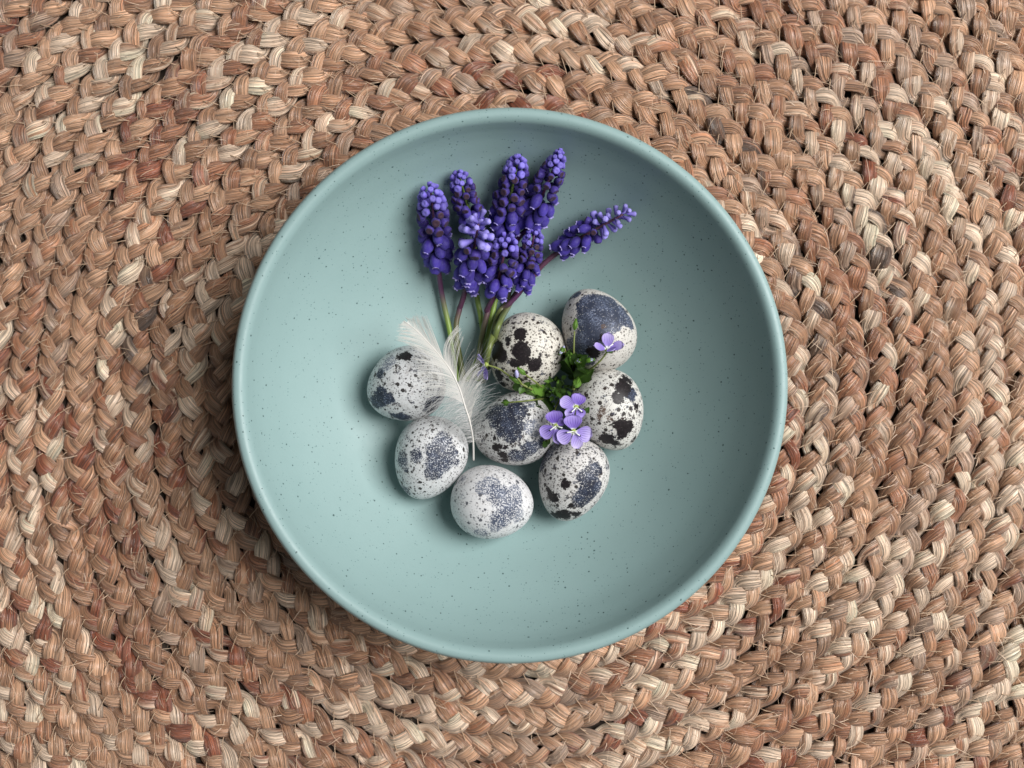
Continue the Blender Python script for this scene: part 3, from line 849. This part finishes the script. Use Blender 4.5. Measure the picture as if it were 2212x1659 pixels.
def vane(name, keys, count, jit, w, mat, seed):
    """keys: (t on shaft, control point, tip) in feather picture points, barbs blend between neighbours"""
    r = random.Random(seed)
    mb = MB()
    ts = [k[0] for k in keys]
    for i in range(count):
        t = ts[0] + (ts[-1] - ts[0]) * (i + r.uniform(-.3, .3)) / (count - 1); t = min(max(t, ts[0]), ts[-1])
        j = max(q for q in range(len(ts)) if ts[q] <= t); j = min(j, len(ts) - 2)
        if keys[j][3]: continue
        f = (t - ts[j]) / (ts[j + 1] - ts[j])
        cz = lambda a, b: tuple(a[q] * (1 - f) + b[q] * f for q in range(3))
        c = cz(keys[j][1], keys[j + 1][1]); e = cz(keys[j][2], keys[j + 1][2])
        p0 = shaft_at(t)
        c = np.array(at(*r3(c[0], c[1]), c[2])); e = np.array(at(*r3(e[0], e[1]), e[2]))
        e = e + np.array([r.gauss(0, jit), r.gauss(0, jit), r.gauss(0, jit * .5)])
        c = c + np.array([r.gauss(0, jit * .4), r.gauss(0, jit * .4), r.gauss(0, jit * .3)])
        kk = int(i / 6.3); rk = random.Random(seed * 1000 + kk); e = e + np.array([rk.gauss(0, 1), rk.gauss(0, 1), rk.gauss(0, 0.6)]) * 0.00045
        e = p0 + (e - p0) * r.uniform(0.9, 1.02)
        q = np.linspace(0, 1, 9)[:, None]
        pts = (1 - q) ** 2 * p0 + 2 * q * (1 - q) * c + q * q * e - f0
        rib(mb, pts, w * r.uniform(0.8, 1.25))
    return obj(name, mb.mesh(name), mat, feather)


Z = 0.0435
# barbs toward egg a (upper keys run from the tip down)
o = vane('vane', [(0.00, (260, 200, Z), (262, 190, Z), 0), (0.10, (300, 255, Z), (240, 265, Z), 0), (0.22, (380, 350, Z), (225, 325, Z), 0), (0.30, (440, 425, Z), (222, 385, Z), 0), (0.36, (490, 500, Z), (330, 440, Z), 0),
             (0.44, (560, 590, Z), (380, 600, Z + .001), 0), (0.50, (600, 660, Z), (385, 690, Z + .001), 0), (0.56, (640, 740, Z), (440, 760, Z), 0), (0.62, (660, 800, Z), (440, 850, Z), 0), (0.66, (660, 850, Z), (470, 930, Z - .001), 0)], 250, 0.00025, 0.000058, M['barb'], 1)
tag(o, kind='stuff')
# barbs on the other side: three tufts with gaps
o = vane('vane', [(0.02, (330, 200, Z), (310, 165, Z), 0), (0.12, (390, 250, Z), (360, 165, Z), 0), (0.22, (480, 330, Z), (392, 148, Z + .001), 0), (0.30, (560, 400, Z), (460, 145, Z + .001), 0), (0.36, (590, 400, Z), (475, 150, Z + .001), 1),
             (0.365, (600, 380, Z), (790, 240, Z), 0), (0.3651, (590, 430, Z), (795, 235, Z), 0), (0.44, (640, 430, Z), (800, 245, Z), 0), (0.50, (700, 560, Z), (838, 290, Z), 0), (0.535, (745, 640, Z), (830, 340, Z), 1),
             (0.54, (770, 690, Z), (890, 360, Z), 0), (0.545, (790, 680, Z), (930, 490, Z), 0), (0.56, (800, 710, Z), (960, 590, Z), 0), (0.62, (850, 700, Z), (1010, 600, Z), 0), (0.68, (900, 800, Z), (1030, 700, Z - .002), 0), (0.74, (920, 900, Z - .002), (1010, 800, Z - .004), 0), (0.80, (910, 1030, Z - .003), (965, 960, Z - .006), 0)], 260, 0.00025, 0.000056, M['barb'], 2)
tag(o, kind='stuff')
# loose down near the quill
r_ = random.Random(5)
mb = MB()
for i in range(560):
    t = r_.uniform(0.60, 0.90) if r_.random() < 0.8 else r_.uniform(0.52, 0.66)
    p0 = shaft_at(t); sgn = -1 if r_.random() < 0.6 else 1
    i_ = min(int(t * (len(SH) - 1)), len(SH) - 2)
    T = SH[i_] - SH[i_ + 1]; T /= np.linalg.norm(T)
    S = np.cross(T, [0, 0, 1.0]); S /= np.linalg.norm(S)
    ln = r_.uniform(0.005, 0.015) * (1.25 - 1.1 * max(0, t - 0.62) / 0.28 * 0.75)
    if sgn < 0:
        d0 = -S * 0.9 + T * r_.uniform(-0.2, 0.5); d1 = -S * r_.uniform(0.2, 1) - T * r_.uniform(-0.2, 0.9)
    else:
        d0 = S * 0.7 + T * r_.uniform(0.1, 0.7); d1 = S * r_.uniform(0.2, 0.9) + T * r_.uniform(-0.2, 0.9)
    c = p0 + d0 * ln * 0.6 + np.array([0, 0, r_.uniform(-0.001, 0.002)])
    e = c + d1 * ln * 0.7 + np.array([0, 0, r_.uniform(-0.003, 0.0015)])
    pts = []
    ph = r_.uniform(0, 6.3); wa = r_.uniform(0, 0.0004)
    for q in np.linspace(0, 1, 9):
        pts.append((1 - q) ** 2 * p0 + 2 * q * (1 - q) * c + q * q * e + T * wa * math.sin(ph + q * 9) * q - f0)
    rib(mb, pts, r_.uniform(0.000025, 0.00005))
tag(obj('down', mb.mesh('down'), M['down'], feather), kind='stuff')

# ------------------------------------------------------------------ speedwell sprigs
M['leaf'] = mat_leaf('speedwell_leaf', (0.028, 0.070, 0.012), (0.075, 0.150, 0.024))
M['sprout'] = mat_leaf('speedwell_bud_green', (0.08, 0.175, 0.025), (0.14, 0.27, 0.04))
M['twig'] = mat_plain('speedwell_stem', (0.17, 0.20, 0.055), 0.5, 0.35, 0.35, 900)
M['petal'] = mat_petal()
M['centre'] = mat_plain('blossom_centre', (0.33, 0.42, 0.08), 0.5, 0.3, 0.3, 2000)
M['white'] = mat_plain('stamen_white', (0.80, 0.80, 0.80), 0.5, 0.3, 0.05, 900)
M['anther'] = mat_plain('anther_dark', (0.02, 0.018, 0.04), 0.5, 0.3, 0.2, 900)
M['lilac'] = mat_plain('bud_lilac', (0.52, 0.50, 0.80), 0.5, 0.3, 0.15, 900)


def blade(L, W, cup=0.15, teeth=0, droop=0.1, n=10, m=6, shade=0.0, seed=0):
    """leaf or petal in local coordinates: base at origin, tip toward +Y, face +Z"""
    r = random.Random(seed)
    V = []; U = []; F = []
    for i in range(n + 1):
        t = i / n
        w = W * (math.sin(math.pi * min(1, t ** 0.8 * 1.0)) ** 0.8) if teeth else W * (0.10 + 0.90 * math.sin(min(1.0, t / 0.62) * math.pi / 2) ** 1.3) * (1 - max(0, (t - 0.62) / 0.38) ** 2.2) ** 0.5
        w = max(w, 0.02 * W)
        if teeth: w *= 1 + 0.16 * (i % 2)
        for j in range(m + 1):
            u = 2 * j / m - 1
            x = u * w * 0.5
            y = L * t - (0 if teeth else 0.10 * L * abs(u) ** 2 * t ** 3 * 0.6)
            z = cup * W * (u * u) * (0.4 + 0.6 * t) - droop * L * t * t + (r.uniform(-1, 1) * 0.012 * W)
            V.append((x, y, z)); U.append((u, t, shade))
    for i in range(n):
        for j in range(m):
            a = i * (m + 1) + j
            F.append((a, a + 1, a + m + 2, a + m + 1))
    return V, F, U


LEAVES = []
for i in range(4):
    mb = MB(); mb.add(*blade(1.0, 0.46 + 0.07 * i, 0.22, 1, 0.18 + 0.08 * i, 12, 4, 0, i)); LEAVES.append(mb.mesh('leaf'))
    LEAVES[-1].materials.append(M['leaf'])
mb = MB()
for a in range(4):       # a closed bud: four sepals round a tight core
    V, F, U = blade(1.0, 0.42, -0.5, 1, -0.05, 10, 4, 0, a)
    Rz = Matrix.Rotation(a * math.pi / 2, 3, 'Y'); V = [Rz @ Vector((v[0], v[1], v[2] + 0.17 * math.sin(math.pi * min(1, v[1] * 1.05)) + 0.03)) for v in V]
    mb.add(V, F, U)
BUD = mb.mesh('bud'); BUD.materials.append(M['sprout'])
mb = MB()
V, F, U = lathe([(0.05, 0.0), (0.14, 0.15), (0.19, 0.4), (0.17, 0.7), (0.08, 0.92), (0.01, 0.97)], 10)
mb.add([(v[0], v[2], v[1]) for v in V], F, U); CORE = mb.mesh('bud_petal'); CORE.materials.append(M['lilac'])


def orient(p, d, n=(0, 0, 1)):
    """matrix with +Y along d and +Z near n"""
    y = Vector(d).normalized(); n = Vector(n)
    x = y.cross(n)
    if x.length < 1e-4: x = y.cross(Vector((1, 0, 0)))
    x.normalize(); z = x.cross(y)
    Mx = Matrix((x, y, z)).transposed().to_4x4()
    Mx.translation = p
    return Mx


class Sprig:
    def __init__(s, label, d, clear, group=None):
        p = on(d, clear)
        s.root = empty('speedwell_sprig', p); s.o = Vector(p)
        tag(s.root, label, 'flower', 'speedwell sprigs among the eggs')
    def stem(s, ds, clears, r0=0.0005, r1_=0.0003):
        P = catmull([np.array(on(d, c) if not isinstance(d, Vector) else d) for d, c in zip(ds, clears)], 6) - np.array(s.o)
        mb = MB(); mb.add(*tube(P, np.linspace(r0, r1_, len(P)), 6))
        obj('stem', mb.mesh('stem'), M['twig'], s.root)
        return P + np.array(s.o)
    def leaf(s, d0, d1, clear0=0.002, clear1=0.003, k=None, roll=0.0, wide=1.0):
        p = on(d0, clear0); q = on(d1, clear1)
        L = (q - p).length
        o = obj('leaf', LEAVES[rnd.randrange(4) if k is None else k], None, s.root)
        o.matrix_basis = orient(p - s.o, q - p, (math.sin(roll), 0.3 * math.sin(roll * 2), 1)) @ Matrix.Diagonal((L * wide, L, L, 1))
    def bud(s, d0, d1, clear=0.003, white=False, clear1=None):
        p = on(d0, clear); q = on(d1, clear if clear1 is None else clear1)
        L = (q - p).length
        o = obj('bud', BUD, None, s.root)
        o.matrix_basis = orient(p - s.o, q - p, (0.2, 0.3, 1)) @ Matrix.Diagonal((L * 0.95, L, L * 0.95, 1))
        if white: obj('bud_petal', CORE, None, o)
    def blossom(s, centre, petals, normal, stamens, clear=0.006, size=0.0066, shade=0.5, flat=0.0):
        c = centre if isinstance(centre, Vector) else on(centre, clear)
        n = Vector(normal).normalized()
        mb = MB()
        V, F, U = lathe([(0.0001, 0.00035), (0.0005, 0.00038), (0.0009, 0.0002), (0.0009, -0.0005), (0.0003, -0.0012)], 12)
        mb.add(V, F, U)
        b = obj('blossom', mb.mesh('blossom'), M['centre'], s.root)
        bm_ = orient(c - s.o, Vector((0, 1, 0)) - n * n.y, n)
        b.matrix_basis = bm_
        inv = bm_.inverted() @ Matrix.Translation(-s.o)
        lift0 = 0.0
        for i, (d, wd, sh) in enumerate(petals):
            tip = at(d[0], d[1], c.z)
            dv = tip - c
            if flat <= 0: dv = dv - n * (dv @ n) if abs(n.z) > 0.5 else dv
            L = max(dv.length, 0.003) if flat <= 0 else size
            if flat > 0: dv = Vector((dv.x, dv.y, math.sqrt(max(size ** 2 - dv.length ** 2, 0.0)) * flat)); L = dv.length
            mb = MB(); mb.add(*blade(1.0, wd, 0.10, 0, 0.06, 14, 10, sh, 31 * i + int(1e5 * abs(c.x))))
            p = obj('petal', mb.mesh('petal'), M['petal'], b)
            p.matrix_basis = inv @ orient(c + n * (0.00012 * i) + dv.normalized() * 0.0003, dv, n) @ Matrix.Diagonal((L, L, L, 1))
        for a, side in stamens:
            base = Vector((0, 0, 0.0003))
            e = Vector((math.cos(a) * 0.0026, math.sin(a) * 0.0026, 0.0012))
            mb = MB(); mb.add(*tube(catmull([np.array(base), np.array(base * 0.4 + e * 0.5 + Vector((0, 0, 0.0005))), np.array(e)], 4), np.linspace(0.00016, 0.00030, 9), 6))
            so = obj('stamen', mb.mesh('stamen'), M['white'], b)
            mb = MB(); V, F, U = lathe([(0.00003, -0.00045), (0.0003, -0.0002), (0.0003, 0.0002), (0.00003, 0.00045)], 8)
            mb.add([(v[0] + e.x * 1.1, v[1] + e.y * 1.1, v[2] * 0.8 + e.z) for v in V], F, U)
            o = obj('anther', mb.mesh('anther'), M['anther'], b)
        return c


def unit(d): return d

# sprig along the cream egg: main stalk, several buds, one blossom seen from the side
A = Sprig('speedwell sprig trailing over the black-blotched egg, one sideways blossom near the feather', r4(650, 1030), 0.003)
A.stem([r4(650, 1030), r4(560, 970), r4(450, 910), r4(350, 860), r4(230, 780), r4(110, 700), at(*r3(1048, 612), 0.0370)], [0.003, 0.003, 0.003, 0.003, 0.002, 0.002, 0.003], 0.0006, 0.00032)
A.stem([r4(555, 890), r4(480, 830), r4(400, 770), r4(375, 745)], [0.003, 0.0025, 0.002, 0.002], 0.0004, 0.0003)
A.bud(r4(390, 765), r4(305, 690), 0.0025)
A.stem([r4(350, 860), r4(325, 825), r4(300, 795)], [0.003, 0.003, 0.003], 0.0004, 0.0003)
o_ = on(r4(303, 795), 0.003)
A.bud(r4(350, 850), r4(225, 785), 0.0028)
q_ = on(r4(295, 740), 0.004)
bb = obj('bud', CORE, None, A.root); bb.matrix_basis = orient(o_ - A.o, q_ - o_) @ Matrix.Diagonal((0.0042, 0.0046, 0.0042, 1))
A.leaf(r4(345, 880), r4(235, 895), 0.003, 0.002); A.leaf(r4(365, 885), r4(330, 960), 0.003, 0.004, wide=1.3); A.leaf(r4(380, 885), r4(425, 850), 0.003, 0.004)
A.leaf(r4(360, 880), r4(400, 945), 0.003, 0.003); A.leaf(r4(340, 880), r4(305, 925), 0.003, 0.003, wide=1.2)
A.bud(r4(440, 905), r4(530, 920), 0.003)
A.stem([r4(610, 1005), r4(480, 1020), r4(350, 1035), r4(220, 1045)], [0.003, 0.002, 0.002, 0.0015], 0.0004, 0.0003)
A.bud(r4(225, 1045), r4(142, 1048), 0.0018); A.leaf(r4(215, 1040), r4(150, 1025), 0.002, 0.002); A.leaf(r4(215, 1050), r4(160, 1075), 0.002, 0.002)
A.leaf(r4(610, 1005), r4(560, 1050), 0.003, 0.003, wide=1.3); A.leaf(r4(600, 1010), r4(625, 1060), 0.003, 0.003)
A.bud(r4(640, 1030), r4(700, 1100), 0.003, True)
c5 = at(*r3(1048, 612), 0.0375)
A.blossom(c5, [(r3(985, 520), 0.75, 0.55), (r3(975, 555), 0.6, 0.75), (r3(985, 722), 0.8, 0.25), (r3(1068, 750), 0.7, 0.5)], (-0.85, -0.1, 0.5), [(2.2, 0), (4.0, 0)], size=0.0066, flat=0.6)

# upright sprig between three eggs
Bs = Sprig('speedwell sprig standing between three eggs, its side blossom resting on the slate-capped egg', r4(880, 910), 0.004)
Bs.stem([r4(880, 910), r4(885, 800), r4(875, 720), r4(880, 620), r4(882, 480), r4(888, 320)], [0.006, 0.010, 0.010, 0.006, 0.003, 0.002], 0.0006, 0.0003)
Bs.bud(r4(888, 310), r4(905, 190), 0.0025)
Bs.stem([r4(860, 750), r4(820, 640), r4(800, 540), r4(785, 480)], [0.010, 0.007, 0.004, 0.004], 0.0004, 0.0003)
Bs.bud(r4(785, 470), r4(735, 560), 0.004, True)
Bs.stem([r4(890, 820), r4(1000, 740), r4(1100, 670), r4(1170, 600), r4(1215, 540)], [0.010, 0.005, 0.003, 0.002, 0.002], 0.00045, 0.0003)
Bs.stem([r4(885, 700), r4(930, 650), r4(990, 625)], [0.008, 0.006, 0.004], 0.0004, 0.0003)
Bs.bud(r4(985, 620), r4(1095, 608), 0.0035, True)
for a_, b_, w_ in ((r4(860, 620), r4(830, 530), 1.2), (r4(880, 610), r4(900, 550), 1.2), (r4(900, 650), r4(975, 595), 1.2), (r4(860, 760), r4(760, 655), 0.8), (r4(890, 690), r4(1005, 655), 0.9), (r4(905, 820), r4(1035, 745), 1.1),
                   (r4(850, 650), r4(800, 620), 1.0), (r4(870, 660), r4(850, 600), 1.1), (r4(895, 790), r4(920, 720), 1.0), (r4(870, 810), r4(820, 770), 1.0), (r4(880, 640), r4(935, 600), 1.1), (r4(865, 700), r4(835, 640), 1.0)):
    Bs.leaf(a_, b_, 0.008, 0.008, roll=rnd.uniform(-.6, .6), wide=w_)
Bs.bud(r4(900, 890), r4(930, 800), 0.008); Bs.bud(r4(895, 640), r4(945, 610), 0.009, True); Bs.bud(r4(870, 650), r4(845, 560), 0.009)
c4 = on(r4(1222, 505), 0.0045)
Bs.blossom(c4, [(r4(1085, 465), 0.62, 0.45), (r4(1230, 335), 0.70, 0.1), (r4(1385, 455), 0.66, 0.3), (r4(1275, 520), 0.9, 0.5)], (0.0, 0.55, 0.75), [(1.8, 0), (0.6, 0)], size=0.0072, flat=0.55)
Bs.leaf(r4(1222, 520), r4(1290, 525), 0.003, 0.003); Bs.leaf(r4(1220, 520), r4(1225, 545), 0.003, 0.002, wide=1.5)

# sprig with the three open blossoms
Cs = Sprig('speedwell sprig with three open lilac blossoms clustered over the gap between the eggs', r4(720, 900), 0.004)
Cs.stem([r4(720, 900), r4(740, 980), r4(760, 1060), r4(800, 1150), at(*r4(880, 1340), 0.0412)], [0.012, 0.013, 0.013, 0.012, 0.002], 0.0006, 0.0004)
Cs.stem([r4(745, 1000), r4(690, 1120), at(*r4(700, 1285), 0.0392)], [0.012, 0.010, 0.002], 0.0004, 0.0003)
Cs.stem([r4(740, 980), r4(820, 1020), at(*r4(905, 1095), 0.0397)], [0.012, 0.012, 0.004], 0.0004, 0.0003)
for i in range(64):
    a = rnd.uniform(0, 6.28); rr = rnd.uniform(0, 1) ** 0.6
    x, y = 710 + math.cos(a) * rr * 130, 905 + math.sin(a) * rr * 110
    a2 = a + rnd.uniform(-0.9, 0.9); l = rnd.uniform(26, 60)
    h = rnd.uniform(0.012, 0.021) - 0.004 * rr
    p_ = on(r4(x, y), 0.0, None, None)
    zz = max(min(p_.z + h, 0.030), p_.z + 0.001)
    pa = at(*r4(x, y), zz); pb = at(*r4(x + math.cos(a2) * l, y + math.sin(a2) * l), zz + rnd.uniform(-0.002, 0.003))
    L = (pb - pa).length
    if i % 5 == 4:
        o = obj('bud', BUD, None, Cs.root); o.matrix_basis = orient(pa - Cs.o, pb - pa, (0, 0.3, 1)) @ Matrix.Diagonal((L, L, L, 1))
    else:
        o = obj('leaf', LEAVES[rnd.randrange(4)], None, Cs.root); o.matrix_basis = orient(pa - Cs.o, pb - pa, (rnd.uniform(-.6, .6), rnd.uniform(-.6, .6), 1)) @ Matrix.Diagonal((L * rnd.uniform(0.9, 1.3), L, L, 1))
Cs.leaf(r4(1000, 1150), r4(1035, 1100), 0.003, 0.003, wide=1.2); Cs.leaf(r4(990, 1110), r4(1015, 1155), 0.003, 0.003)
Cs.leaf(r4(590, 1440), r4(650, 1460), 0.002, 0.002, wide=1.2); Cs.leaf(r4(600, 1450), r4(575, 1520), 0.002, 0.002); Cs.leaf(r4(590, 1440), r4(570, 1480), 0.002, 0.002, wide=1.2); Cs.leaf(r4(610, 1440), r4(620, 1490), 0.003, 0.002, wide=1.2)
Cs.stem([r4(700, 1285), r4(650, 1400), r4(600, 1445)], [0.001, 0.001, 0.002], 0.0004, 0.0003)
Cs.blossom(at(*r4(905, 1095), 0.0405), [(r4(945, 955), 1.05, 0.95), (r4(740, 1015), 0.72, 0.35), (r4(795, 1185), 0.68, 0.35), (r4(975, 1195), 0.85, 0.85)], (0.10, 0.05, 1), [(3.9, 0), (5.6, 0)], clear=0.0075)
Cs.blossom(at(*r4(700, 1285), 0.0400), [(r4(672, 1130), 1.15, 0.95), (r4(540, 1385), 0.80, 0.6), (r4(790, 1225), 0.7, 0.8), (r4(722, 1470), 0.52, 0.5)], (-0.15, 0.0, 1), [(3.8, 0), (6.0, 0)], clear=0.005)
Cs.blossom(at(*r4(880, 1340), 0.0420), [(r4(868, 1170), 1.12, 0.75), (r4(716, 1430), 0.86, 0.25), (r4(1068, 1385), 0.88, 0.15), (r4(932, 1520), 0.66, 0.05)], (0.0, -0.1, 1), [(3.25, 0), (5.7, 0)], clear=0.0062)
